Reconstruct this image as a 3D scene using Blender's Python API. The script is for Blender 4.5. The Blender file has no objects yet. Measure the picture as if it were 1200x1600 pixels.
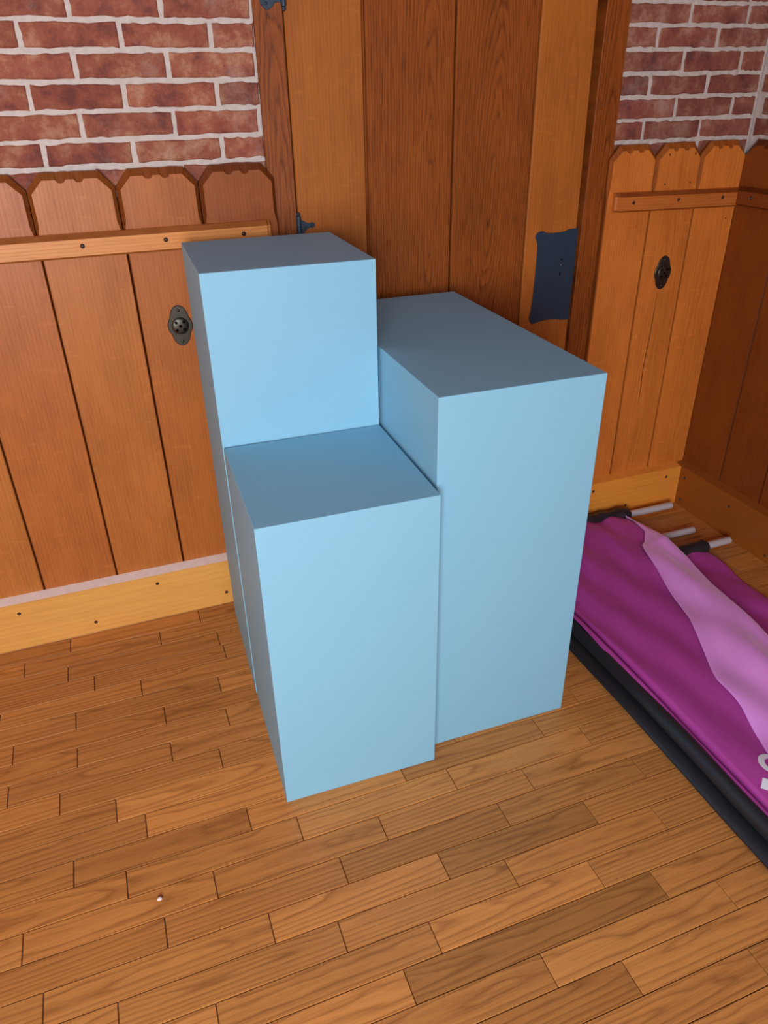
import bpy, bmesh, math, random
from mathutils import Vector, Matrix, noise
random.seed(7)
PI = math.pi
SC = bpy.context.scene
COL = SC.collection
YW, XR, H = 1.652, 1.616, 1.168          # front of back wainscot, front of right wainscot, eye height
CEIL = 2.55
FY = -1.2                                    # inner face of the front wall, behind the viewer

def lin(r, g, b):
    f = lambda c: (c/12.92 if c <= .04045 else ((c+.055)/1.055)**2.4)
    return (f(r/255), f(g/255), f(b/255), 1)

# ------------------------------------------------------------------ materials
def new_mat(name):
    m = bpy.data.materials.new(name); m.use_nodes = True
    nt = m.node_tree; b = nt.nodes['Principled BSDF']
    return m, nt, b
def N(nt, t, **kw):
    n = nt.nodes.new(t)
    for k, v in kw.items():
        if k in n.inputs: n.inputs[k].default_value = v
        else: setattr(n, k, v)
    return n
def math_node(nt, op, a, b=None, c=None):
    n = nt.nodes.new('ShaderNodeMath'); n.operation = op
    for i, v in enumerate((a, b, c)):
        if v is None: continue
        if isinstance(v, (int, float)): n.inputs[i].default_value = v
        else: nt.links.new(v, n.inputs[i])
    return n.outputs[0]
def mixc(nt, fac, a, b, mode='MIX'):
    n = nt.nodes.new('ShaderNodeMix'); n.data_type = 'RGBA'; n.blend_type = mode
    for s, v in ((n.inputs[0], fac), (n.inputs[6], a), (n.inputs[7], b)):
        if isinstance(v, (int, float)): s.default_value = v
        elif isinstance(v, tuple): s.default_value = v
        else: nt.links.new(v, s)
    return n.outputs[2]
def ramp(nt, fac, stops):
    n = nt.nodes.new('ShaderNodeValToRGB'); e = n.color_ramp.elements
    while len(e) < len(stops): e.new(.5)
    for i, (p, c) in enumerate(stops):
        e[i].position = p; e[i].color = c if isinstance(c, tuple) else (c, c, c, 1)
    nt.links.new(fac, n.inputs[0]); return n.outputs[0]
def combine(nt, x, y, z):
    n = nt.nodes.new('ShaderNodeCombineXYZ')
    for i, v in enumerate((x, y, z)):
        if isinstance(v, (int, float)): n.inputs[i].default_value = v
        else: nt.links.new(v, n.inputs[i])
    return n.outputs[0]
def noise_node(nt, vec, scale=1, detail=3, rough=.5):
    n = N(nt, 'ShaderNodeTexNoise', Scale=scale, Detail=detail, Roughness=rough)
    nt.links.new(vec, n.inputs['Vector']); return n.outputs['Fac']

def wood(name, light, dark, ring=.007, ring_amt=.55, rough=.38, blotch=.35, flake=0.0, spec=.25, bump=.12, turb=1.0, pore=.22):
    """oak: growth rings of a log cut by the board, pores along the grain, slow blotches; per-board tone"""
    m, nt, b = new_mat(name)
    uv = N(nt, 'ShaderNodeUVMap', uv_map='UVMap'); sp = nt.nodes.new('ShaderNodeSeparateXYZ')
    nt.links.new(uv.outputs[0], sp.inputs[0]); u, v = sp.outputs[0], sp.outputs[1]
    ga = N(nt, 'ShaderNodeAttribute', attribute_name='grain'); gs = nt.nodes.new('ShaderNodeSeparateColor')
    nt.links.new(ga.outputs['Color'], gs.inputs[0]); v0, d0, sl = gs.outputs[0], gs.outputs[1], gs.outputs[2]
    ta = N(nt, 'ShaderNodeAttribute', attribute_name='tone')
    off = math_node(nt, 'MULTIPLY', ga.outputs['Alpha'], 37.0)
    n1 = noise_node(nt, combine(nt, math_node(nt, 'MULTIPLY', u, 3.0), math_node(nt, 'MULTIPLY', v, 14.0), off), 1, 3, .55)
    n1 = math_node(nt, 'SUBTRACT', n1, .5)
    n2 = noise_node(nt, combine(nt, math_node(nt, 'MULTIPLY', u, 14.0), math_node(nt, 'MULTIPLY', v, 60.0), off), 1, 2, .5)
    n2 = math_node(nt, 'SUBTRACT', n2, .5)
    dv = math_node(nt, 'ADD', math_node(nt, 'SUBTRACT', v, v0), math_node(nt, 'MULTIPLY', n1, .022))
    dd = math_node(nt, 'ADD', math_node(nt, 'MULTIPLY_ADD', sl, u, d0), math_node(nt, 'MULTIPLY', n1, .03))
    r = math_node(nt, 'SQRT', math_node(nt, 'ADD', math_node(nt, 'MULTIPLY', dv, dv), math_node(nt, 'MULTIPLY', dd, dd)))
    r = math_node(nt, 'ADD', r, math_node(nt, 'MULTIPLY', n2, .0022*turb))
    s = math_node(nt, 'FRACT', math_node(nt, 'DIVIDE', r, ring))
    rg = ramp(nt, s, [(0.0, .95), (.12, .5), (.45, .12), (.8, .02), (1.0, .9)])
    pores = noise_node(nt, combine(nt, math_node(nt, 'MULTIPLY', u, 22.0), math_node(nt, 'MULTIPLY', v, 520.0), off), 1, 3, .65)
    pr = ramp(nt, pores, [(.34, 1.0), (.56, 0.0)])
    fine = noise_node(nt, combine(nt, math_node(nt, 'MULTIPLY', u, 4.0), math_node(nt, 'MULTIPLY', v, 150.0), off), 1, 3, .6)
    bl = noise_node(nt, combine(nt, math_node(nt, 'MULTIPLY', u, 5.0), math_node(nt, 'MULTIPLY', v, 11.0), off), 1, 3, .6)
    fac = math_node(nt, 'MULTIPLY', rg, ring_amt)
    fac = math_node(nt, 'ADD', fac, math_node(nt, 'MULTIPLY', pr, pore))
    fac = math_node(nt, 'ADD', fac, math_node(nt, 'MULTIPLY', math_node(nt, 'SUBTRACT', fine, .5), .5))
    fac = math_node(nt, 'ADD', fac, math_node(nt, 'MULTIPLY', math_node(nt, 'SUBTRACT', bl, .45), blotch*2))
    nt.nodes[-1].use_clamp = True
    c = mixc(nt, fac, light, dark)
    if flake:
        fl = noise_node(nt, combine(nt, math_node(nt, 'MULTIPLY', u, 95.0), math_node(nt, 'MULTIPLY', v, 22.0), off), 1, 2, .6)
        ff = math_node(nt, 'MULTIPLY', ramp(nt, fl, [(.62, 0.0), (.72, 1.0)]), flake)
        c = mixc(nt, ff, c, tuple(min(1, x*1.5+.02) for x in light[:3])+(1,))
    c = mixc(nt, 1.0, c, ta.outputs['Color'], 'MULTIPLY')
    nt.links.new(c, b.inputs['Base Color'])
    b.inputs['Specular IOR Level'].default_value = spec
    rr = math_node(nt, 'MULTIPLY_ADD', fac, .12, rough); nt.links.new(rr, b.inputs['Roughness'])
    bp = N(nt, 'ShaderNodeBump', Strength=bump, Distance=.001)
    bh = math_node(nt, 'MULTIPLY', fac, -1.0); nt.links.new(bh, bp.inputs['Height']); nt.links.new(bp.outputs[0], b.inputs['Normal'])
    return m

def plain(name, col, rough=.5, metal=0, spec=.5, var=.12, scale=30, bump=0, sheen=0):
    m, nt, b = new_mat(name)
    tc = N(nt, 'ShaderNodeTexCoord')
    n = noise_node(nt, tc.outputs['Object'], scale, 4, .6)
    hi = tuple(min(1, c*(1+var)) for c in col[:3])+(1,); lo = tuple(c*(1-var) for c in col[:3])+(1,)
    nt.links.new(mixc(nt, n, lo, hi), b.inputs['Base Color'])
    b.inputs['Roughness'].default_value = rough; b.inputs['Metallic'].default_value = metal
    b.inputs['Specular IOR Level'].default_value = spec
    if sheen: b.inputs['Sheen Weight'].default_value = sheen
    if bump:
        bp = N(nt, 'ShaderNodeBump', Strength=bump, Distance=.002)
        nt.links.new(n, bp.inputs['Height']); nt.links.new(bp.outputs[0], b.inputs['Normal'])
    return m

def brick_mat(name):
    m, nt, b = new_mat(name)
    tc = N(nt, 'ShaderNodeTexCoord'); o = tc.outputs['Object']
    ta = N(nt, 'ShaderNodeAttribute', attribute_name='tone')
    a = noise_node(nt, o, 17, 6, .66); c1 = ramp(nt, a, [(.34, lin(112, 62, 54)), (.45, lin(142, 78, 61)), (.52, lin(150, 88, 66)), (.57, lin(162, 106, 80)), (.74, lin(182, 138, 112))])
    f = noise_node(nt, o, 140, 4, .7)
    c2 = mixc(nt, math_node(nt, 'MULTIPLY', ramp(nt, f, [(.3, 1.0), (.5, 0.0)]), .35), c1, lin(80, 44, 38))
    g = noise_node(nt, o, 7.5, 6, .7)
    c3 = mixc(nt, math_node(nt, 'MULTIPLY', ramp(nt, g, [(.56, 0.0), (.72, 1.0)]), .45), c2, lin(186, 156, 142))
    nt.links.new(mixc(nt, 1.0, c3, ta.outputs['Color'], 'MULTIPLY'), b.inputs['Base Color'])
    b.inputs['Roughness'].default_value = .85; b.inputs['Specular IOR Level'].default_value = .25
    bp = N(nt, 'ShaderNodeBump', Strength=.5, Distance=.004); nt.links.new(math_node(nt, 'ADD', f, a), bp.inputs['Height']); nt.links.new(bp.outputs[0], b.inputs['Normal'])
    return m

def cloth_mat(name, col, rough, sheen, spec=.4, weave=900):
    m, nt, b = new_mat(name)
    uv = N(nt, 'ShaderNodeUVMap', uv_map='UVMap')
    w = N(nt, 'ShaderNodeTexWave', Scale=weave/6.28, Distortion=0); w.bands_direction = 'DIAGONAL'; nt.links.new(uv.outputs[0], w.inputs['Vector'])
    n = noise_node(nt, uv.outputs[0], 9, 3, .5)
    nt.links.new(mixc(nt, n, tuple(c*.86 for c in col[:3])+(1,), tuple(min(1, c*1.14) for c in col[:3])+(1,)), b.inputs['Base Color'])
    b.inputs['Roughness'].default_value = rough; b.inputs['Specular IOR Level'].default_value = spec
    b.inputs['Sheen Weight'].default_value = sheen; b.inputs['Sheen Roughness'].default_value = .4
    b.inputs['Sheen Tint'].default_value = tuple(min(1, c*1.8+.1) for c in col[:3])+(1,)
    bp = N(nt, 'ShaderNodeBump', Strength=.06, Distance=.0005); nt.links.new(w.outputs['Fac'], bp.inputs['Height']); nt.links.new(bp.outputs[0], b.inputs['Normal'])
    return m

def paint_mat(name, col):
    m, nt, b = new_mat(name)
    tc = N(nt, 'ShaderNodeTexCoord'); o = tc.outputs['Object']
    n = noise_node(nt, o, 3.5, 4, .6); f = noise_node(nt, o, 260, 2, .5)
    nt.links.new(mixc(nt, n, tuple(c*.965 for c in col[:3])+(1,), tuple(min(1, c*1.03) for c in col[:3])+(1,)), b.inputs['Base Color'])
    b.inputs['Roughness'].default_value = .55; b.inputs['Specular IOR Level'].default_value = .35
    bp = N(nt, 'ShaderNodeBump', Strength=.05, Distance=.001); nt.links.new(f, bp.inputs['Height']); nt.links.new(bp.outputs[0], b.inputs['Normal'])
    return m

M = {}
M['board'] = wood('oak wainscot', lin(194, 112, 50), lin(142, 72, 28), ring=.0075, ring_amt=.28, flake=.17, blotch=.55)
M['door'] = wood('oak door', lin(158, 84, 31), lin(80, 34, 10), ring=.0062, ring_amt=.5, blotch=.3, turb=2.2, pore=.42)
M['rail'] = wood('oak rail', lin(214, 140, 74), lin(160, 92, 42), ring=.006, ring_amt=.35, blotch=.2)
M['base'] = wood('oak baseboard', lin(246, 178, 88), lin(206, 138, 58), ring=.012, ring_amt=.2, blotch=.3)
M['pale_ledge'] = plain('pale ledge wood', lin(244, 218, 206), rough=.5, var=.16, scale=60)  # paler colour for the top face of the left baseboard
M['floor'] = wood('oak floor', lin(208, 138, 72), lin(126, 72, 33), ring=.0075, ring_amt=.55, blotch=.2, rough=.36, bump=.08)
M['seam'] = plain('floor seam', lin(52, 30, 16), rough=.9)
M['dark'] = plain('dark gap', lin(44, 20, 10), rough=.9, spec=.1)
M['brick'] = brick_mat('old brick')
M['mortar'] = plain('pale mortar', lin(198, 184, 175), rough=.95, var=.2, scale=90, bump=.6, spec=.1)
M['iron'] = plain('dark iron', lin(30, 51, 68), rough=.5, metal=.0, spec=.6, var=.15, scale=80, bump=.15)
M['bronze'] = plain('aged bronze', lin(82, 77, 68), rough=.34, metal=.85, var=.25, scale=60)
M['hole'] = plain('black hole', lin(12, 10, 10), rough=.9, spec=.05)
M['plug'] = plain('dark screw plug', lin(58, 36, 26), rough=.4, var=.3, scale=200)
M['steel'] = plain('small bright screw', lin(190, 190, 190), rough=.3, metal=.9)
M['blue'] = paint_mat('sky blue paint', (.235, .485, .625, 1))
M['alu'] = plain('aluminium tube', lin(218, 217, 222), rough=.4, metal=.2, var=.06)
M['purple'] = cloth_mat('purple satin', lin(184, 70, 158), .45, .4)
M['pink'] = cloth_mat('pale pink reverse', lin(250, 158, 248), .34, 1.0, spec=.7)
M['black'] = cloth_mat('black polyester', lin(34, 35, 40), .42, .15, spec=.6)
M['white'] = plain('white print', lin(246, 246, 252), rough=.6, var=.03)
M['crumb'] = plain('pale crumb', lin(225, 205, 195), rough=.8)
M['plaster'] = plain('pale plaster', lin(160, 164, 182), rough=.9)
M['panel'] = plain('red brown panelling', lin(176, 112, 82), rough=.7)
M['wallwood'] = plain('grey plaster wall', lin(136, 128, 132), rough=.8)

# ------------------------------------------------------------------ mesh builder
class MB:
    def __init__(s): s.v = []; s.f = []; s.uv = []; s.mi = []; s.tn = []; s.gr = []; s.mats = []
    def mat(s, k):
        if k not in s.mats: s.mats.append(k)
        return s.mats.index(k)
    def add(s, verts, faces, mat, uvf=None, tone=(1, 1, 1), grain=(0, .03, .03, .5)):
        o = len(s.v); s.v += [tuple(p) for p in verts]; mi = s.mat(mat)
        for f in faces:
            s.f.append([o+i for i in f]); s.mi.append(mi); s.tn.append(tuple(tone)+(1,)); s.gr.append(tuple(grain))
            s.uv.append([uvf(verts[i]) if uvf else (verts[i][0], verts[i][1]) for i in f])
    def build(s, name, parent=None, smooth=False, recalc=True, bevel=0):
        me = bpy.data.meshes.new(name); me.from_pydata(s.v, [], s.f)
        me.uv_layers.new(name='UVMap')
        me.attributes.new('tone', 'FLOAT_COLOR', 'CORNER'); me.attributes.new('grain', 'FLOAT_COLOR', 'CORNER')
        uvl = me.uv_layers['UVMap']; t = me.attributes['tone']; g = me.attributes['grain']
        li = 0
        for fi, f in enumerate(s.f):
            for k in range(len(f)):
                uvl.data[li].uv = s.uv[fi][k]; t.data[li].color = s.tn[fi]; g.data[li].color = s.gr[fi]; li += 1
        for i, p in enumerate(me.polygons): p.material_index = s.mi[i]; p.use_smooth = smooth
        for k in s.mats: me.materials.append(M[k])
        if recalc:
            bm = bmesh.new(); bm.from_mesh(me); bmesh.ops.recalc_face_normals(bm, faces=bm.faces); bm.to_mesh(me); bm.free()
        me.update()
        o = bpy.data.objects.new(name, me); COL.objects.link(o)
        if parent: o.parent = parent
        if bevel:
            bv = o.modifiers.new('edge', 'BEVEL'); bv.width = bevel; bv.segments = 2; bv.limit_method = 'ANGLE'
        return o

BOXF = [(0, 1, 3, 2), (4, 6, 7, 5), (0, 4, 5, 1), (2, 3, 7, 6), (0, 2, 6, 4), (1, 5, 7, 3)]
def box_v(x0, y0, z0, x1, y1, z1):
    return [(x, y, z) for x in (x0, x1) for y in (y0, y1) for z in (z0, z1)]
def empty(name, loc=(0, 0, 0)):
    o = bpy.data.objects.new(name, None); COL.objects.link(o); o.location = loc; o.empty_display_size = .05; return o
def tag(o, label, cat, group=None):
    o['label'] = label; o['category'] = cat
    if group: o['group'] = group
    return o
def struct(o, label=None, cat=None):
    o['kind'] = 'structure'
    if label: o['label'] = label; o['category'] = cat
    return o
def loft(mb, rings, mat, closed=True, caps=True, **kw):
    n = len(rings[0]); V = [p for r in rings for p in r]; F = []
    for i in range(len(rings)-1):
        for j in range(n if closed else n-1):
            k = (j+1) % n; F.append((i*n+j, i*n+k, (i+1)*n+k, (i+1)*n+j))
    if caps: F.append(tuple(range(n))[::-1]); F.append(tuple((len(rings)-1)*n+j for j in range(n)))
    mb.add(V, F, mat, **kw)
def disc_stack(mb, c, ax, prof, mat, n=20, sx=1, sz=1):
    """lathe about the outward axis ax ('-y' or '-x'); prof = (radius, outward)"""
    rings = []
    for r, d in prof:
        ring = []
        for k in range(n):
            a = 2*PI*k/n; p, q = r*math.cos(a)*sx, r*math.sin(a)*sz
            ring.append((c[0]+p, c[1]-d, c[2]+q) if ax == '-y' else (c[0]-d, c[1]+p, c[2]+q))
        rings.append(ring)
    loft(mb, rings, mat)
def scaled(x, z, k): return (x*k, H+(z-H)*k)
def rgrain(w, c=0.0):
    return (c+random.uniform(-w, w), random.uniform(.004, .04), random.choice((-1, 1))*random.uniform(.015, .05), random.random())

# ------------------------------------------------------------------ camera
yaw, pitch, roll, F = .3488, .5204, -.0194, 1150.05
cy, sy, cp, sp, cr, sr = math.cos(yaw), math.sin(yaw), math.cos(pitch), math.sin(pitch), math.cos(roll), math.sin(roll)
fw = Vector((sy*cp, cy*cp, -sp)); r0 = Vector((cy, -sy, 0)); u0 = r0.cross(fw)
rt = cr*r0+sr*u0; up = cr*u0-sr*r0
cam = bpy.data.objects.new('camera', bpy.data.cameras.new('camera')); COL.objects.link(cam)
mw = Matrix((rt, up, -fw)).transposed().to_4x4(); mw.translation = (0, 0, H); cam.matrix_world = mw
cam.data.sensor_fit = 'HORIZONTAL'; cam.data.sensor_width = 36; cam.data.lens = 36*F/1200; cam.data.clip_start = .02
SC.camera = cam

# ------------------------------------------------------------------ floor: strip parquet, one mesh
P0, PW = .4780, .0543
joints = {-2: [.7415], -1: [.548], 0: [.437, .7765], 1: [.230, .684], 2: [-.047, .296, .5965], 3: [-.183, .159, .463, .769],
 4: [-.287, .0566, .360, .659], 5: [-.104, .196, .507, .807], 6: [-.320, -.016, .2885, .590, .90], 7: [-.1575, .1465, .452, .757],
 8: [-.243, .0635, .368, .678], 9: [-.1165, .22, .50, .799], 10: [-.1665], 11: [-.267, .0394], 12: [-.361, -.053], 13: [-.234, .072],
 14: [-.054], 15: [-.236, .073], 16: [-.095], 17: [-.195], 18: [-.252, .0976], 19: [-.348, -.0365], 20: [-.246, .066]}
tones = {(1, .230): .72, (0, .437): 1.08, (2, .296): 1.18, (3, .159): .96, (4, .360): .74, (5, .196): .80, (7, .452): 1.1, (3, .463): 1.06,
 (1, .684): 1.0, (2, .5965): 1.03, (-1, .548): 1.12, (-1, None): .8, (4, .0566): 1.1, (6, -.016): .93, (7, -.1575): .97, (8, .0635): 1.15, (9, -.1165): 1.17,
 (8, -.243): .84, (10, -.1665): 1.2, (6, -.320): 1.0, (15, .073): 1.1, (0, None): .9, (0, .7765): 1.1, (-2, .7415): .9, (18, .0976): .9, (20, -.246): 1.02}
fl = MB()
y_lo, y_hi, x_lo, x_hi = FY, 1.70, -2.2, 1.68
k0 = math.floor((y_lo-P0)/PW); k1 = math.ceil((y_hi-P0)/PW)
for k in range(k0, k1):
    ya, yb = P0+k*PW, P0+(k+1)*PW
    js = sorted(joints.get(k, [random.uniform(0, .3)]))
    xs = list(js)
    while xs[0] > x_lo: xs.insert(0, xs[0]-random.uniform(.295, .315))
    while xs[-1] < x_hi: xs.append(xs[-1]+random.uniform(.295, .315))
    for a, b in zip(xs, xs[1:]):
        a0, b0 = max(a, x_lo), min(b, x_hi)
        if b0-a0 < .004: continue
        key = (k, a) if a in js else ((k, None) if b == js[0] else None)
        t = tones.get(key, random.uniform(.86, 1.1)); tw = random.uniform(-.04, .04)
        g, c = .0005, .0008
        xa, xb, y0, y1 = a0+g, b0-g, ya+g, yb-g
        V = [(xa, y0, -.002), (xb, y0, -.002), (xb, y1, -.002), (xa, y1, -.002), (xa+c, y0+c, 0), (xb-c, y0+c, 0), (xb-c, y1-c, 0), (xa+c, y1-c, 0)]
        mx, my = (a+b)/2, (ya+yb)/2
        fl.add(V, [(4, 5, 6, 7), (0, 1, 5, 4), (1, 2, 6, 5), (2, 3, 7, 6), (3, 0, 4, 7)], 'floor', uvf=lambda p: (p[0]-mx, p[1]-my), tone=(t, t*(1+tw*.5), t*(1+tw)), grain=rgrain(.03))
fl.add([(x_lo, y_lo, -.002), (x_hi, y_lo, -.002), (x_hi, y_hi, -.002), (x_lo, y_hi, -.002)], [(0, 1, 2, 3)], 'seam')
fl.add(box_v(x_lo, y_lo, -.06, x_hi, y_hi, -.003), BOXF, 'seam')
struct(fl.build('floor', recalc=False))

# ------------------------------------------------------------------ brick walls
def irregular_brick(mb, mp, s0, s1, z0, z1, tone):
    """mp(s, d, z): s along the wall, d out into the room"""
    j = lambda a: random.uniform(-a, a)
    n = 8
    out = []
    for i in range(n+1): out.append((s0+(s1-s0)*i/n+j(.0008), z0+j(.0017)))
    out.append((s1+j(.001), (z0+z1)/2+j(.002)))
    for i in range(n, -1, -1): out.append((s0+(s1-s0)*i/n+j(.0008), z1+j(.0017)))
    out.append((s0+j(.001), (z0+z1)/2+j(.002)))
    cs, cz = (s0+s1)/2, (z0+z1)/2
    hx, hz = (s1-s0)/2, (z1-z0)/2
    def ins(p, q): return (cs+(p[0]-cs)*(1-q/hx), cz+(p[1]-cz)*(1-q/hz))
    r0 = [mp(a, -.012, b) for a, b in out]
    r1 = [mp(a, -.0025, b) for a, b in out]
    r2 = [mp(*(lambda t: (t[0], 0, t[1]))(ins(p, .0028))) for p in out]
    m_ = len(out); V = r0+r1+r2; Fc = []
    for a in (0, 1):
        for i in range(m_): Fc.append((a*m_+i, a*m_+(i+1) % m_, (a+1)*m_+(i+1) % m_, (a+1)*m_+i))
    Fc.append(tuple(range(2*m_, 3*m_)))
    mb.add(V, Fc, 'brick', tone=tone)
COURSES = [.95, .9995, 1.0475, 1.0945, 1.1423, 1.191, 1.2399, 1.2874, 1.3317]
while COURSES[-1] < CEIL: COURSES.append(COURSES[-1]+.0478)
def brick_section(mb, mp, s_lo, s_hi, joint_rows, tint, mt=.0075):
    for i in range(len(COURSES)-1):
        z0, z1 = COURSES[i], COURSES[i+1]
        js = joint_rows.get(i) or [joint_rows['base'][i % 2]+random.uniform(-.004, .004)]
        xs = sorted(js)
        while xs[0] > s_lo: xs.insert(0, xs[0]-.1705+random.uniform(-.003, .003))
        while xs[-1] < s_hi: xs.append(xs[-1]+.1705+random.uniform(-.003, .003))
        for a, b in zip(xs, xs[1:]):
            a, b = max(a, s_lo), min(b, s_hi)
            if b-a < .02: continue
            t = random.uniform(.86, 1.14); w = random.uniform(-.06, .06)
            h = random.uniform(.0034, .0049)
            irregular_brick(mb, mp, a+(h if a > s_lo else -.0), b-(h if b < s_hi else 0), z0+h, z1-h, (t*tint[0], t*tint[1]*(1+w), t*tint[2]*(1+w)))
def mortar_slab(mb, mp, s_lo, s_hi, z_lo, z_hi):
    ns, nz = max(2, int((s_hi-s_lo)/.012)), max(2, int((z_hi-z_lo)/.012)); V = []; Fc = []
    for i in range(ns+1):
        for k in range(nz+1):
            s, z = s_lo+(s_hi-s_lo)*i/ns, z_lo+(z_hi-z_lo)*k/nz
            d = -.0022+.0018*noise.noise(Vector((s*70, z*70, 3)))+.001*noise.noise(Vector((s*190, z*190, 9)))
            V.append(mp(s, d, z))
    for i in range(ns):
        for k in range(nz): a = i*(nz+1)+k; Fc.append((a, a+nz+1, a+nz+2, a+1))
    mb.add(V, Fc, 'mortar')
YB, XB = YW+.020, XR+.020
mp_back = lambda s, d, z: (s, YB-d, z)
mp_right = lambda s, d, z: (XB-d, s, z)
wb = MB()
L = {7: [.1914, .0296], 6: [.2766, .1115, -.06], 5: [.1901, .0227], 4: [.2768, .1013, -.0649], 3: [.1872, .0144], 2: [.2749, .1029, -.0622], 1: [.19, .02], 'base': [.275, .19]}
Rr = {7: [1.3905, 1.5596], 6: [1.3067, 1.4794], 5: [1.3902, 1.5621], 4: [1.3024, 1.4714], 3: [1.3882, 1.5613], 2: [1.3014, 1.4718], 'base': [1.3905, 1.305]}
brick_section(wb, mp_back, -1.6, .3600, L, (1, 1, 1)); mortar_slab(wb, mp_back, -1.6, .3590, .93, 1.45)
brick_section(wb, mp_back, 1.2200, 1.632, Rr, (.9, .95, 1.06)); mortar_slab(wb, mp_back, 1.2203, XB, .93, 1.45)
wb.add(box_v(-2.2, YB+.004, 0, .40, YB+.1, CEIL), BOXF, 'mortar')
wb.add(box_v(1.20, YB+.004, 0, 1.78, YB+.1, CEIL), BOXF, 'mortar')
wb.add(box_v(.40, YB+.004, 2.12, 1.20, YB+.1, CEIL), BOXF, 'mortar')
wb.add(box_v(.40, YB+.06, 0, 1.20, YB+.1, 2.12), BOXF, 'dark')
struct(wb.build('wall_back', recalc=True))
wr = MB()
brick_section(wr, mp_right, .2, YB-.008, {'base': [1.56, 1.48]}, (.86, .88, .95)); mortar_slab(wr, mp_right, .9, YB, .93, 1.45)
wr.add(box_v(XB+.004, FY, 0, XB+.1, YB+.003, CEIL), BOXF, 'mortar')
struct(wr.build('wall_right', recalc=True))

# ------------------------------------------------------------------ picket wainscot
def picket(mb, mp, s0, s1, tone, gr, gap=.0008, cf_l=.0075, cf_r=.0075, zb=.06, cut0=.026, cut1=.026):
    """one vertical board with clipped top corners, chamfered face, two small scallops in the top chamfer"""
    a, b = s0+gap, s1-gap; zt, zs = 1.0425, 1.0125; T = .0195
    ctop = .0125; m = (a+b)/2
    out = [(a, zb), (a, .925), (a, .950), (a, zs), (a+cut0, zt)]
    inn = [(a+.002, zb), (a+.002, .925), (a+cf_l, .950), (a+cf_l, zs-.006), (a+cut0+.004, zt-ctop)]
    def sc(c):
        for i in range(7):
            t = -1+2*i/6; dz = -.0062*math.sqrt(max(0, 1-t*t))
            out.append((c+t*.0092, zt)); inn.append((c+t*.0092, zt-ctop+dz))
    sc(m-.0165); sc(m+.0165)
    out += [(b-cut1, zt), (b, zs), (b, .950), (b, .925), (b, zb)]
    inn += [(b-cut1-.004, zt-ctop), (b-cf_r, zs-.006), (b-cf_r, .950), (b-.002, .925), (b-.002, zb)]
    n = len(out)
    cfd = [.003 if z < .93 else .0085 for s, z in out]
    V = [mp(s, -T, z) for s, z in out]+[mp(s, -c, z) for (s, z), c in zip(out, cfd)]+[mp(s, 0, z) for s, z in inn]
    Fc = []
    for q in (0, 1):
        for i in range(n): Fc.append((q*n+i, q*n+(i+1) % n, (q+1)*n+(i+1) % n, (q+1)*n+i))
    Fc.append(tuple(range(2*n, 3*n))); Fc.append(tuple(range(n))[::-1])
    S = {}
    for i, (s, z) in enumerate(out): S[V[i]] = (z, s-m); S[V[n+i]] = (z, s-m)
    for i, (s, z) in enumerate(inn): S[V[2*n+i]] = (z, s-m)
    edge_tone = (tone[0]*.5, tone[1]*.42, tone[2]*.34)            # chamfers toned darker than the board face
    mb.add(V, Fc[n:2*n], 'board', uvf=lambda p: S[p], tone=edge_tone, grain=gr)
    mb.add(V, Fc[:n], 'board', uvf=lambda p: S[p], tone=tuple(c*.6 for c in edge_tone), grain=gr)  # side faces darker still, their shade painted into the tone
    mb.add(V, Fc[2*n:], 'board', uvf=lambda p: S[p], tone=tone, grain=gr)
mpb = lambda s, d, z: (s, YW-d, z)
mpr = lambda s, d, z: (XR-d, s, z)
wl = MB()
edges = [-1.6, -1.44, -1.28, -1.115, -.95, -.785, -.615, -.445, -.2755, -.1075, .0545, .2155, .3735]
tl = {-.445: (.86, .95, .92), -.2755: (.80, .78, .82), -.1075: (.86, .89, .88), .0545: (.80, .78, .76), .2155: (.58, .52, .58)}
for a, b in zip(edges, edges[1:]):
    t = random.uniform(.74, .86)
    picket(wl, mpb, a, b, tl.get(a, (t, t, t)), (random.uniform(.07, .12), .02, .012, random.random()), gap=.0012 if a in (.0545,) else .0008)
wl.add(box_v(-1.6, YW+.0192, .0, .36, YW+.0215, .99), BOXF, 'dark')
wains_l = struct(wl.build('trim_1'))
w2 = MB()
for a, b, t in ((1.205, 1.341, (1.28, 1.26, 1.05)), (1.341, 1.479, (1.28, 1.27, 1.05)), (1.479, 1.6175, (1.34, 1.32, 1.05))):
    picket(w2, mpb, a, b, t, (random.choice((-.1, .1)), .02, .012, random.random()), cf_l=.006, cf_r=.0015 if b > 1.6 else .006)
w2.add(box_v(1.212, YW+.0192, 0, 1.64, YW+.0215, .99), BOXF, 'dark')
wains_r = struct(w2.build('trim_2'))
cr_ = MB()                                                   # drying crack in the middle board
pts = [(1.4067, .6805), (1.4060, .62), (1.4057, .577), (1.4025, .51), (1.4004, .454), (1.4035, .40), (1.4042, .354)]
V = []
for i, (x, z) in enumerate(pts):
    w = .0011*math.sin(PI*(i+.4)/(len(pts)+.2)); V += [(x-w, YW-.0004, z), (x+w, YW-.0004, z), (x+w, YW+.002, z), (x-w, YW+.002, z)]
loft(cr_, [V[i*4:i*4+4] for i in range(len(pts))], 'plug'); cr_.build('crack', wains_r)
for x, z in ((1.376, 1.0164), (1.4546, 1.0162), (1.3747, .9492), (1.4523, .9497), (1.5928, .8544)):
    q = MB(); disc_stack(q, (x, YW, z), '-y', ((.0022, -.002), (.0022, .0003), (.001, .0005)), 'plug', 10, .8, 1.3); q.build('nail_hole', wains_r)
w3 = MB()
e3 = [1.6545, 1.4925, 1.340, 1.185, 1.03, .875, .72, .565, .41, .255, .1]
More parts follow.
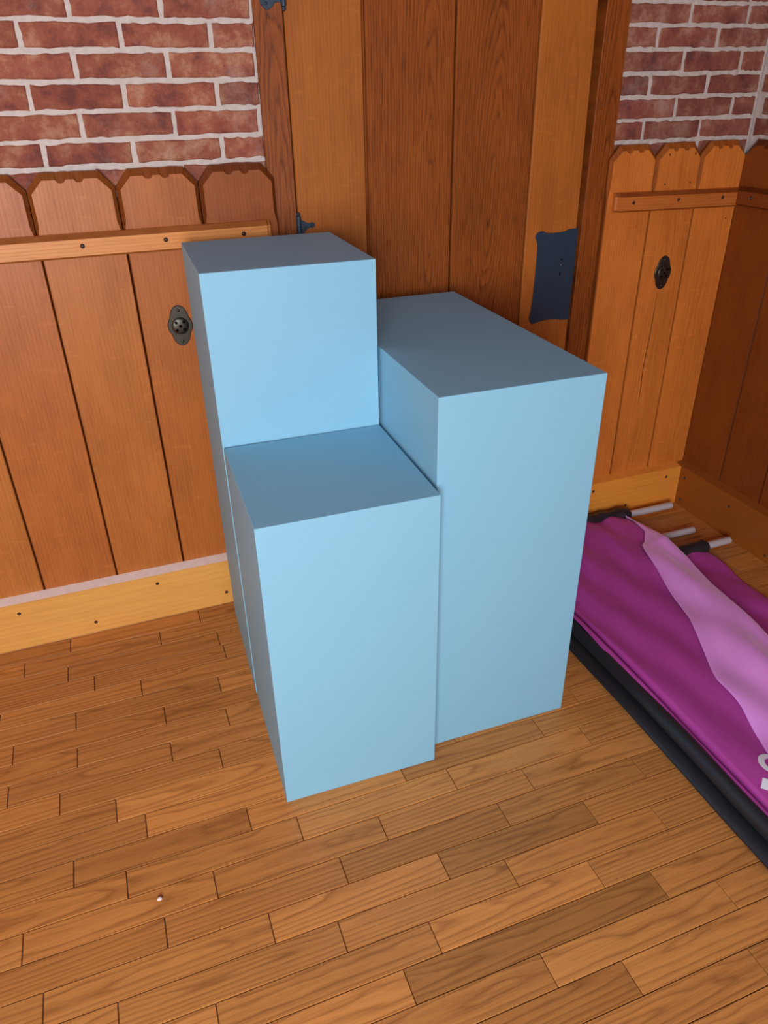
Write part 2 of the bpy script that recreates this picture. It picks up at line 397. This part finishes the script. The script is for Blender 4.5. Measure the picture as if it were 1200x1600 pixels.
for i_, (b, a) in enumerate(zip(e3, e3[1:])):
    t = random.uniform(.42, .5); picket(w3, mpr, a, b, (t, t*.82, t*.6), (random.choice((-.1, .1)), .02, .012, random.random()), cf_l=.006, cf_r=.0015 if i_ == 0 else .006)  # same oak, the unlit wall's shade put into a darker tone
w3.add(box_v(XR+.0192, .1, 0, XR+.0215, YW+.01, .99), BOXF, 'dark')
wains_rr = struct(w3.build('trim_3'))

# rails across the boards
def rail(name, mp, s0, s1, parent, dz0=0, dz1=0, end0=False, end1=False, tone=(1, 1, 1)):
    mb = MB(); prof = [(0, .8895), (.019, .8895), (.0225, .8935), (.0225, .9245), (.014, .9335), (0, .9335)]
    st = []
    if end0: st += [(s0, .45), (s0+.004, .62), (s0+.0065, .62), (s0+.010, 1.0)]
    else: st += [(s0, 1)]
    if end1: st += [(s1-.010, 1.0), (s1-.0065, .62), (s1-.004, .62), (s1, .45)]
    else: st += [(s1, 1)]
    rings = []; S = {}
    for s, k in st:
        t = (s-s0)/(s1-s0); dz = dz0+(dz1-dz0)*t; ring = []
        for d, z in prof:
            p = mp(s, d*k, z+dz); ring.append(p); S[p] = (s, z-.91+d)
        rings.append(ring)
    loft(mb, rings, 'rail', uvf=lambda p: S[p], tone=tone, grain=(.06, .02, .01, random.random()))
    for i, f in enumerate(mb.f):                                  # chamfers toned darker, like the board edges
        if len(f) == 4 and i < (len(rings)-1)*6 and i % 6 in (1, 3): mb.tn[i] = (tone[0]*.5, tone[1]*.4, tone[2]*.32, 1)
    return mb.build(name, parent)
rl = rail('rail', mpb, -1.6, .3535, wains_l, end1=True)
rr_ = rail('rail', mpb, 1.222, XR-.0005, wains_r, dz0=.004, dz1=-.004, end0=True, tone=(.84, .62, .46))
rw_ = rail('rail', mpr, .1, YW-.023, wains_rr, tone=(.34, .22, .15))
def plug(c, ax, parent, r=.0042, name='screw_plug'):
    q = MB(); disc_stack(q, c, ax, ((r, -.002), (r, .0006), (r*.86, .0014), (r*.7, .0006), (r*.45, .0018), (r*.1, .0022)), 'plug', 14); return q.build(name, parent, smooth=False)
for x in (-.0276, .1325, .2922, -.19, -.35): plug((x, YW-.0225, .9118), '-y', rl, .0046)
for x, z in ((1.2695, .9142), (1.406, .9137), (1.5469, .9117)): plug((x, YW-.0225, z), '-y', rr_, .0042)
for y in (1.58, 1.43, 1.27): plug((XR-.0225, y, .9118), '-x', rw_, .0042)

# baseboards
def baseboard(name, mp, s0, s1, top, tone=(1, 1, 1)):
    mb = MB(); h, t = .1315, .031
    prof = [(-.0005, 0), (t, 0), (t, h-.006), (t-.003, h-.0035), (-.0005, h+.0025)]
    S = {}; rings = []
    for s in (s0, s1):
        ring = [mp(s, d, z) for d, z in prof]
        for p, (d, z) in zip(ring, prof): S[p] = (s, z-.06+d)
        rings.append(ring)
    n = 5; V = rings[0]+rings[1]
    kw = dict(uvf=lambda p: S[p], tone=tone, grain=(.09, .03, .006, random.random()))
    mb.add(V, [(0, 1, 6, 5), (1, 2, 7, 6), (2, 3, 8, 7), (4, 0, 5, 9), (4, 3, 2, 1, 0), (5, 6, 7, 8, 9)], 'base', **kw)
    mb.add(V, [(3, 4, 9, 8)], top, **kw)
    o = mb.build(name); return struct(o)
bl_ = baseboard('baseboard_back', mpb, -1.6, .372, 'pale_ledge', (.8, .79, .84))
br_ = baseboard('baseboard_back_right', mpb, 1.205, XR-.0305, 'base', (.98, .74, .5))
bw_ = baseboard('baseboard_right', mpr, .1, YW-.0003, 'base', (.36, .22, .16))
for x, z in ((-.339, .1018), (-.1797, .0302), (-.0185, .1043), (.1462, .034), (-.5, .032)): plug((x, YW-.031, z), '-y', bl_, .0042, 'screw')
for x, z in ((1.5326, .1022), (1.2639, .1047), (1.3921, .0309)): plug((x, YW-.031, z), '-y', br_, .0042, 'screw')
for y, z in ((1.5974, .0986), (1.5977, .023), (1.408, .0961), (1.249, .0208), (1.1, .1)): plug((XR-.031, y, z), '-x', bw_, .0038, 'screw')

# ------------------------------------------------------------------ plank door with its frame
KD = 1.0097; YD = YW*KD
door = struct(empty('door_1', (.4205, YD, 0)))
def local(o): o.parent = door; o.matrix_parent_inverse = Matrix.Translation((-.4205, -YD, 0)); return o
def chamfer_plank(mb, pts_lo, pts_hi, yf, depth, c, mat, tone, gr, um):
    """board between x range at bottom and top (x0,x1,z)"""
    (a0, a1, za), (b0, b1, zb) = pts_lo, pts_hi
    rect = [(a0, za), (a1, za), (b1, zb), (b0, zb)]; ins = [(a0+c, za+c), (a1-c, za+c), (b1-c, zb-c), (b0+c, zb-c)]
    V = [(x, yf+depth, z) for x, z in rect]+[(x, yf+c, z) for x, z in rect]+[(x, yf, z) for x, z in ins]
    Fc = [(0, 3, 2, 1), (8, 9, 10, 11)]
    for q in (0, 1):
        for i in range(4): Fc.append((q*4+i, q*4+(i+1) % 4, (q+1)*4+(i+1) % 4, (q+1)*4+i))
    mb.add(V, Fc, mat, uvf=lambda p: (p[2]-1, p[0]-um), tone=tone, grain=gr)
dp = MB(); g = .0019
dr = lambda z: (1.131+(1.121-1.131)*(z-.6)/.73)*KD            # door's slightly out-of-plumb closing edge
zb_, zt_ = .008, 2.05
xs = [.4215, .5846, .789, .991]
# first stile, a thin bead strip, then the planks
chamfer_plank(dp, (xs[0], xs[1]-.005, zb_), (xs[0], xs[1]-.005, zt_), YD, .035, .0025, 'board', (.79, .80, .72), (.1, .02, .01, .31), .5)
chamfer_plank(dp, (xs[1]-.004, xs[1]+.001, zb_), (xs[1]-.004, xs[1]+.001, zt_), YD+.0012, .03, .0018, 'door', (.8, .75, .7), (.3, .02, .01, .2), .58)
chamfer_plank(dp, (xs[1]+.002, xs[2]-g, zb_), (xs[1]+.002, xs[2]-g, zt_), YD, .035, .0032, 'door', (.96, .93, .9), (.045, .006, .075, .77), .687)
chamfer_plank(dp, (xs[2]+g, xs[3]-g, zb_), (xs[2]+g, xs[3]-g, zt_), YD, .035, .0032, 'door', (.95, .93, .9), (-.012, .004, .11, .43), .89)
chamfer_plank(dp, (xs[3]+g, dr(zb_), zb_), (xs[3]+g, dr(zt_), zt_), YD, .035, .0032, 'board', (.86, .84, .68), (.02, .02, .03, .6), 1.06)
dp.add(box_v(.4225, YD+.03, .01, dr(1), YD+.04, 2.04), BOXF, 'dark')
local(dp.build('door_panel'))
jm = MB()
chamfer_plank(jm, (.361, .4185, 0), (.361, .4185, 2.12), YD, .06, .0015, 'door', (.96, .98, 1.4), (.005, .01, .06, .15), .39)
local(jm.build('door_post'))
jm = MB(); tl_ = lambda z: (1.139+(1.1447-1.139)*(z-.6)/.73)*KD
chamfer_plank(jm, (tl_(0), 1.2195, 0), (tl_(2.12), 1.2195, 2.12), YD, .06, .0015, 'door', (.96, .9, .84), (.02, .008, .04, .9), 1.18)
local(jm.build('door_post'))
jm = MB(); jm.add(box_v(.361, YD, 2.122, 1.2195, YD+.06, 2.2), BOXF, 'door', uvf=lambda p: (p[0], p[2]-2.16), grain=(.09, .02, .01, .3)); local(jm.build('door_header'))

def plate(mb, outline, yf, th, mat, rnd=.0008):
    cx = sum(p[0] for p in outline)/len(outline); cz = sum(p[1] for p in outline)/len(outline)
    def ins(p):
        d = Vector((cx-p[0], cz-p[1])); d.normalize(); return (p[0]+d.x*rnd, p[1]+d.y*rnd)
    r0 = [(x, yf, z) for x, z in outline]; r1 = [(x, yf-th+rnd, z) for x, z in outline]; r2 = [(ins(p)[0], yf-th, ins(p)[1]) for p in outline]
    loft(mb, [r0, r1, r2], mat)
def catmull(P, n=5):
    o = []; m = len(P)
    for i in range(m):
        a, b, c, d = [Vector(P[(i+k) % m]) for k in (-1, 0, 1, 2)]
        for j in range(n):
            t = j/n; o.append(tuple(.5*((2*b)+(c-a)*t+(2*a-5*b+4*c-d)*t*t+(3*b-a-3*c+d)*t**3)))
    return o
def iron_screw(c, parent, r=.003):
    q = MB(); disc_stack(q, c, '-y', ((r, -.001), (r, .0006), (r*.6, .0018), (.0003, .0022)), 'iron', 12); return q.build('screw', parent, smooth=True)
def hinge(zt):
    x = .4205; zb = zt-.066; yb = YD-.004
    m_ = MB()
    right = catmull([(x, zt-.008), (x+.010, zt-.010), (x+.022, zt-.016), (x+.032, zt-.0145), (x+.037, zt-.020), (x+.033, zt-.026), (x+.022, zt-.026), (x+.010, zt-.036), (x, zt-.040)], 4)
    plate(m_, right, YD+.0002, .0028, 'iron')
    left = catmull([(x, zb+.034), (x-.010, zb+.028), (x-.024, zb+.0295), (x-.0365, zb+.024), (x-.045, zb+.012), (x-.0425, zb+.001), (x-.033, zb-.0065), (x-.023, zb-.002), (x-.014, zb+.006), (x, zb+.008)], 4)
    plate(m_, left, YD+.0002, .0028, 'iron')
    h = local(m_.build('hinge'))
    p_ = MB()
    for z0, z1, r in ((zb, zb+.0205, .0052), (zb+.0212, zt-.0212, .0055), (zt-.0205, zt, .0052)):
        loft(p_, [[(x+r*math.cos(2*PI*k/16), yb+r*math.sin(2*PI*k/16), z) for k in range(16)] for z in (z0, z1)], 'iron')
    for zc, s in ((zt+.004, 1), (zb-.004, -1)):
        rg = []
        for i in range(7):
            a = -PI/2+PI*i/6; rg.append([(x+max(.0003, .0044*math.cos(a))*math.cos(2*PI*k/14), yb+max(.0003, .0044*math.cos(a))*math.sin(2*PI*k/14), zc+.0044*math.sin(a)) for k in range(14)])
        loft(p_, rg, 'iron')
    pn = p_.build('hinge_pin', h, smooth=False)
    iron_screw((x+.014, YD-.0026, zt-.023), h); iron_screw((x+.029, YD-.0026, zt-.020), h)
    iron_screw((x-.034, YD-.0026, zb+.004), h); iron_screw((x-.035, YD-.0026, zb+.018), h)
    for o in (pn,): pass
hinge(.9335); hinge(1.377)
lk = [(1.1297, .8619), (1.1044, .8614), (1.0922, .857), (1.065, .8552), (1.0398, .857), (1.0292, .8615), (1.0149, .8588), (1.0092, .848), (1.0168, .8287), (1.0171, .7673), (1.0141, .6778), (1.0097, .6494), (1.0194, .6338), (1.0393, .6378), (1.0678, .6399), (1.0921, .6382), (1.1096, .6346), (1.1292, .6341)]
lk = [scaled(a, b, KD) for a, b in lk]
sm = []
for i in range(1, len(lk)-1):
    a, b, c, d = [Vector(lk[max(0, min(len(lk)-1, k))]) for k in (i-1, i, i+1, i+2)]
    if i == len(lk)-2: break
    for j in range(4):
        t = j/4; sm.append(tuple(.5*((2*b)+(c-a)*t+(2*a-5*b+4*c-d)*t*t+(3*b-a-3*c+d)*t**3)))
q = MB(); plate(q, [lk[0]]+sm+[lk[-2], lk[-1]], YD+.0002, .0026, 'iron'); lp = local(q.build('lock_plate'))
for x, z in ((1.0278, .8467), (1.1096, .8469), (1.109, .6501), (1.024, .6478)):
    x, z = scaled(x, z, KD); iron_screw((x, YD-.0024, z), lp, .0032)
for x, z, sx, sz, mt, nm in ((1.0898, .7903, 1, 1, 'hole', 'keyhole'), (1.0891, .7771, .8, .8, 'steel', 'screw'), (1.0881, .7551, .7, 3.0, 'hole', 'keyhole')):
    x, z = scaled(x, z, KD); q = MB(); disc_stack(q, (x, YD, z), '-y', ((.0022, .001), (.0022, .0028), (.0012, .003)), mt, 12, sx, sz); q.build(nm, lp)

# ------------------------------------------------------------------ bronze socket plates on the boards
def socket_plate(x, z, label):
    root = empty('socket_plate', (x, YW, z)); tag(root, label, 'wall socket', 'bronze socket plates on the wainscot')
    o = []
    for k in range(48):
        a = 2*PI*k/48; ca, sa = math.cos(a), math.sin(a)
        # round body with two ears, top and bottom
        r = .0265
        ear = max(0, abs(sa)-.62)/.38
        r += .0175*(ear**1.5)
        o.append((r*ca*(1 if ear == 0 else 1-.12*ear), r*sa))
    q = MB(); plate(q, o, .0003, .0042, 'bronze', .0014); q.build('plate', root)
    d = MB(); disc_stack(d, (0, 0, 0), '-y', ((.0185, .002), (.0185, .0052), (.0172, .0066), (.012, .0078), (.006, .0083), (.0006, .0085)), 'bronze', 28); dm = d.build('dome', root, smooth=True)
    for hx, hz in ((-.0082, .0082), (.0082, .0082), (0, 0), (-.0082, -.0082), (.0082, -.0082)):
        h_ = MB(); dd = .0085 if hx == 0 else .0080
        disc_stack(h_, (hx, 0, hz), '-y', ((.0034, .004), (.0034, dd+.0002), (.0026, dd+.0003)), 'hole', 12); h_.build('hole', dm)
    for s in (-1, 1):
        h_ = MB(); disc_stack(h_, (0, 0, s*.0335), '-y', ((.0034, .003), (.0034, .0048), (.002, .006), (.0003, .0063)), 'bronze', 14); h_.build('screw', root, smooth=True)
socket_plate(.1362, .7305, 'bronze socket plate partly hidden behind the tallest blue plinth')
socket_plate(1.4121, .7290, 'fully visible bronze socket plate on wainscot right of the door')

# ------------------------------------------------------------------ three blue plinths
def plinth(x, y, th, w, d0, d1, h, label):
    """x, y = front-left reference corner; d0 / d1 = front and back offset"""
    q = MB(); q.add(box_v(0, 0, 0, w, d1-d0, h), BOXF, 'blue')
    o = q.build('display_plinth', bevel=.0011)
    c, s = math.cos(th), math.sin(th); o.location = (x-s*d0, y+c*d0, .0); o.rotation_euler = (0, 0, th)
    return tag(o, label, 'plinth', 'sky blue display plinths')
plinth(.1452, 1.2595, -.0330, .3032, 0, .309, .914, 'tallest sky blue box plinth standing at the back left')
plinth(.1461, 1.2545, -.0250, .3015, -.3067, 0, .6045, 'shortest sky blue box plinth standing in front')
plinth(.4540, 1.2546, -.0191, .3040, -.2778, .3446, .755, 'deep medium height blue box plinth on the right beside purple banner')

# ------------------------------------------------------------------ purple banners on the floor
def interp(T, y):
    T = sorted(T)
    if y <= T[0][0]:
        (a, b), (c, d) = T[0], T[1]; return b+(d-b)*(y-a)/(c-a)
    for (a, b), (c, d) in zip(T, T[1:]):
        if y <= c:
            t = (y-a)/(c-a); return b+(d-b)*t
    return T[-1][1]
def grid(mb, fn, us, vs, mat, uvs=1):
    V = [fn(u, v) for v in vs for u in us]; n = len(us)
    Fc = [(j*n+i, j*n+i+1, (j+1)*n+i+1, (j+1)*n+i) for j in range(len(vs)-1) for i in range(n-1)]
    mb.add(V, Fc, mat, uvf=lambda p: (p[0], p[1]))
def solid(o, t=.0009):
    s = o.modifiers.new('cloth', 'SOLIDIFY'); s.thickness = t; s.offset = -1; return o
def tube_x(mb, x0, x1, y, z, r, mat, wob=0, n=20, segs=40, flat=1.0, frill=0):
    rings = []
    for i in range(segs+1):
        t = i/segs; x = x0+(x1-x0)*t; ring = []
        for k in range(n):
            a = 2*PI*k/n
            rr = r*(1+wob*noise.noise(Vector((x*40, math.cos(a)*1.5, math.sin(a)*1.5+y*9))))
            if frill and t > 1-frill: rr *= 1+.25*math.sin((t-1+frill)/frill*PI)*noise.noise(Vector((x*150, a*2, 4)))-.25*((t-1+frill)/frill)**3
            ring.append((x, y+rr*math.cos(a), max(.0015, z+flat*rr*math.sin(a))))
        rings.append(ring)
    loft(mb, rings, mat, uvf=lambda p: (p[0], p[1]+p[2]))
def tube_y(mb, pts, r, mat, wob=.1, n=18, flat=1.0):
    rings = []
    for (x, y, z) in pts:
        ring = []
        for k in range(n):
            a = 2*PI*k/n; rr = r*(1+wob*noise.noise(Vector((y*7, math.cos(a)*1.2, math.sin(a)*1.2+x*30))))
            ring.append((x+rr*math.cos(a), y, max(.001, z+flat*rr*math.sin(a))))
        rings.append(ring)
    loft(mb, rings, mat, uvf=lambda p: (p[1], p[0]+p[2]))
def frange(a, b, n): return [a+(b-a)*i/n for i in range(n+1)]
def pole(name, x0, x1, y, z, r, parent=None):
    q = MB(); rg = []
    for x, k in ((x0, .9), (x0+.002, 1), (x1-.002, 1), (x1, .9), (x1, .72), (x1-.02, .72)):
        rg.append([(x, y+r*k*math.cos(2*PI*i/20), z+r*k*math.sin(2*PI*i/20)) for i in range(20)])
    loft(q, rg, 'alu'); o = q.build(name, parent, smooth=False)
    for p in o.data.polygons: p.use_smooth = len(p.vertices) == 4
    return o
yN = .22
# lower banner, lying flat on the boards
b2 = empty('fabric_banner', (1.16, 1.345, 0)); tag(b2, 'lower purple fabric banner with black pole sleeve, nearest the right wall', 'banner', 'purple fabric banners on the floor')
def child(o, root): o.parent = root; o.matrix_parent_inverse = Matrix.Translation(-Vector(root.location)); return o
def z2(x, y):
    e = 1.345-y
    w = .0075*math.sin(34*x+26*y+2.0*noise.noise(Vector((x*5, y*5, 0))))*math.exp(-((e-.16)/.2)**2)
    w += .0035*noise.noise(Vector((x*16+y*9, y*13, 2)))+.003*math.sin(70*x-20*y)*math.exp(-e/.05)
    edge = max(0, (x-1.40)/.06)
    return max(.0025, .020+w-.012*edge*edge+.004*math.exp(-e/.04))
q = MB()
xr2 = [(.2, 1.40), (1.0, 1.452), (1.107, 1.456), (1.231, 1.4628), (1.30, 1.4640), (1.335, 1.455)]
grid(q, lambda u, v: (lambda x: (x, v, z2(x, v)))(.916+(interp(xr2, v)-.916)*u), frange(0, 1, 70), frange(1.338, yN, 90), 'purple')
child(solid(q.build('fabric', smooth=True, recalc=False)), b2)
q = MB(); tube_x(q, .90, 1.4665, 1.346, .0218, .0205, 'black', wob=.16, frill=.05, segs=90); child(q.build('pole_sleeve', smooth=True), b2)
child(pole('pole', .90, 1.556, 1.352, .0195, .0108), b2)
q = MB(); tube_y(q, [(.8900+.0016*math.sin(y*9), y, .0108) for y in frange(1.40, yN, 60)], .0225, 'black', wob=.08, flat=.44); child(q.build('hem', smooth=True), b2)
tag(pole('aluminium_pole', 1.02, 1.511, 1.4475, .0108, .0105), 'short silver pole end lying on floor between the two banners', 'pole')
# upper banner with its right side folded over
b1 = empty('fabric_banner', (1.12, 1.576, 0)); tag(b1, 'upper purple fabric banner with pink folded over edge, beside the blue plinth', 'banner', 'purple fabric banners on the floor')
xr1 = [(.2, 1.195), (.6, 1.247), (.95, 1.2965), (1.146, 1.323), (1.289, 1.346), (1.426, 1.360), (1.548, 1.353), (1.58, 1.350)]
xl1 = [(.2, .87), (.4, .935), (.663, 1.0105), (.714, 1.0345), (.786, 1.055), (.875, 1.073), (.968, 1.113), (1.06, 1.1565), (1.2005, 1.2015), (1.338, 1.244), (1.376, 1.262), (1.392, 1.283), (1.438, 1.319), (1.526, 1.342), (1.58, 1.3485)]
def z1(x, y):
    xr = interp(xr1, y); e = 1.578-y
    zz = .0505
    s = x-.908+.004*math.sin(6*y)
    zz += -.022*math.exp(-((s-.021)/.0055)**2)*(.75+.5*max(0, min(1, (y-.6)/.5)))+.0015*math.exp(-((s-.010)/.006)**2)            # crease beside the hem
    amp = 1.3+1.2*math.exp(-e/.35)
    zz += amp*.0026*math.sin(2*PI*((x+.16*y)*8.5)+1.6*noise.noise(Vector((x*3, y*2, 0))))+.0022*noise.noise(Vector((x*12+y*2, y*3.2, 5)))
    zz += .0026*math.sin(2*PI*(x-.22*y)*17+2*noise.noise(Vector((x*4, y*3, 8))))*math.exp(-e/.4)
    k = max(0, 1-(xr-x)/.10); zz -= .017*k*k
    zz -= .016*math.exp(-e/.05)
    zz += .0035*math.sin(95*x)*math.exp(-e/.035)
    return zz
q = MB(); us = [i/48*.16 for i in range(48)]+[.16+.84*i/90 for i in range(91)]
grid(q, lambda u, v: (lambda x: (x, v, z1(x, v)))(.9065+(interp(xr1, v)-.9065)*u), us, frange(1.572, yN, 120), 'purple')
child(solid(q.build('fabric', smooth=True, recalc=False)), b1)
def zf(u, v):
    a, b = interp(xr1, v), interp(xl1, v); a += .0006; x = a+(b-a)*u; w = a-b
    base = z1(x, v)+.0045
    puff = (.024*(1-math.exp(-u/.05))*(1-u)**.9+.004*math.sin(PI*u))*min(1, w/.10)
    rp = .0042*math.sin(2*PI*(u*1.7-.9*v)+1.5)*math.sin(PI*u)+.003*noise.noise(Vector((x*16-v*9, v*8, 11)))
    rp += .0032*math.exp(-((v-1.375)/.018)**2)*math.sin(PI*u)
    lift = .004*u**6*(1+math.sin(v*33))
    return (x+.0014*math.sin(v*41)*u*min(1, w/.05), v, base+puff+(rp*min(1, w/.05))*(1 if u > 0 else 0)+lift-.004*(1-u)**8)
q = MB(); grid(q, zf, frange(0, 1, 40), frange(1.56, yN, 150), 'pink')
fo = child(solid(q.build('folded_flap', smooth=True, recalc=False)), b1); fo['label'] = 'pale pink reverse side of the cloth folded over'
q = MB(); tube_x(q, .90, 1.371, 1.577, .0290, .0212, 'black', wob=.2, frill=.06, segs=90); child(q.build('pole_sleeve', smooth=True), b1)
child(pole('pole', .90, 1.534, 1.579, .0225, .0108), b1)
q = MB(); tube_y(q, [(.9065+.0015*math.sin(y*8+1), y, .0370) for y in frange(1.57, yN, 60)], .0158, 'black', wob=.1); child(q.build('hem', smooth=True), b1)
# printed white letters, cut off by the picture's edge
def letter_mesh(outline_pts, width, closed):
    q = MB(); L_, R_ = [], []; n = len(outline_pts)
    for i, p in enumerate(outline_pts):
        a = Vector(outline_pts[max(0, i-1)]); b = Vector(outline_pts[min(n-1, i+1)]); d = (b-a).normalized(); nn = Vector((-d.y, d.x))*width/2
        L_.append(Vector(p)+nn); R_.append(Vector(p)-nn)
    V = []
    for p, r_ in zip(L_, R_):
        for k in range(5):
            m_ = p.lerp(r_, k/4); V.append((m_.x, m_.y, z1(m_.x, m_.y)+.0017))
    Fc = [(i*5+k, i*5+k+1, (i+1)*5+k+1, (i+1)*5+k) for i in range(n-1) for k in range(4)]
    q.add(V, Fc, 'white'); return child(q.build('letter', recalc=False), b1)
cx_, cy_ = 1.0095, .6555
letter_mesh([(cx_+.021*math.cos(a), cy_+.021*math.sin(a)) for a in frange(PI*.3, PI*1.75, 26)], .012, False)
letter_mesh([(.957, .630), (.969, .615), (.984, .598)], .024, False)

# crumb on the floor
q = MB(); rg = []
for i in range(7):
    a = -PI/2+PI*i/6; rg.append([(.0045*max(.05, math.cos(a))*(1+.3*math.sin(3*t+i))*math.cos(t), .0034*max(.05, math.cos(a))*math.sin(t), .003+.003*math.sin(a)) for t in [2*PI*k/10 for k in range(10)]])
loft(q, rg, 'crumb'); o = q.build('crumb', smooth=True); o.location = (-.1078, .8361, 0); tag(o, 'tiny pale crumb lying on the parquet in the left foreground', 'crumb')

# ------------------------------------------------------------------ rest of the room (behind the viewer)
q = MB(); q.add(box_v(-2.3, -1.4, CEIL, 1.78, 1.8, CEIL+.1), BOXF, 'plaster'); struct(q.build('ceiling'))
q = MB(); q.add(box_v(-2.3, FY, 0, -2.2, 1.7, CEIL), BOXF, 'panel'); struct(q.build('wall_left'))
WX0, WX1, WZ0, WZ1 = -1.12, -.06, .55, 1.65
q = MB()
for b in ((-2.3, FY-.1, 0, WX0, FY, CEIL), (WX1, FY-.1, 0, 1.78, FY, CEIL), (WX0, FY-.1, 0, WX1, FY, WZ0), (WX0, FY-.1, WZ1, WX1, FY, CEIL)): q.add(box_v(*b), BOXF, 'wallwood')
struct(q.build('wall_front'))
q = MB(); t = .05
for b in ((WX0, FY-.09, WZ0, WX1, FY-.04, WZ0+t), (WX0, FY-.09, WZ1-t, WX1, FY-.04, WZ1), (WX0, FY-.09, WZ0+t, WX0+t, FY-.04, WZ1-t), (WX1-t, FY-.09, WZ0+t, WX1, FY-.04, WZ1-t), ((WX0+WX1)/2-t/2, FY-.09, WZ0+t, (WX0+WX1)/2+t/2, FY-.04, WZ1-t)): q.add(box_v(*b), BOXF, 'rail')
struct(q.build('window_1'))

def area(name, loc, rot, sx, sy_, e, col):
    l = bpy.data.lights.new(name, 'AREA'); l.shape = 'RECTANGLE'; l.size = sx; l.size_y = sy_; l.energy = e; l.color = col
    o = bpy.data.objects.new(name, l); COL.objects.link(o); o.location = loc; o.rotation_euler = rot; return o
area('window_daylight', ((WX0+WX1)/2, FY+.02, (WZ0+WZ1)/2), (PI/2, 0, 0), WX1-WX0-.1, WZ1-WZ0-.1, 63, (.905, .94, 1.0))
w = bpy.data.worlds.new('sky'); w.use_nodes = True; SC.world = w
w.node_tree.nodes['Background'].inputs[0].default_value = (.6, .75, 1, 1); w.node_tree.nodes['Background'].inputs[1].default_value = .5
vs = SC.view_settings; vs.view_transform = 'Standard'; vs.look = 'None'; vs.gamma = 1; vs.use_curve_mapping = False; vs.exposure = 0.33
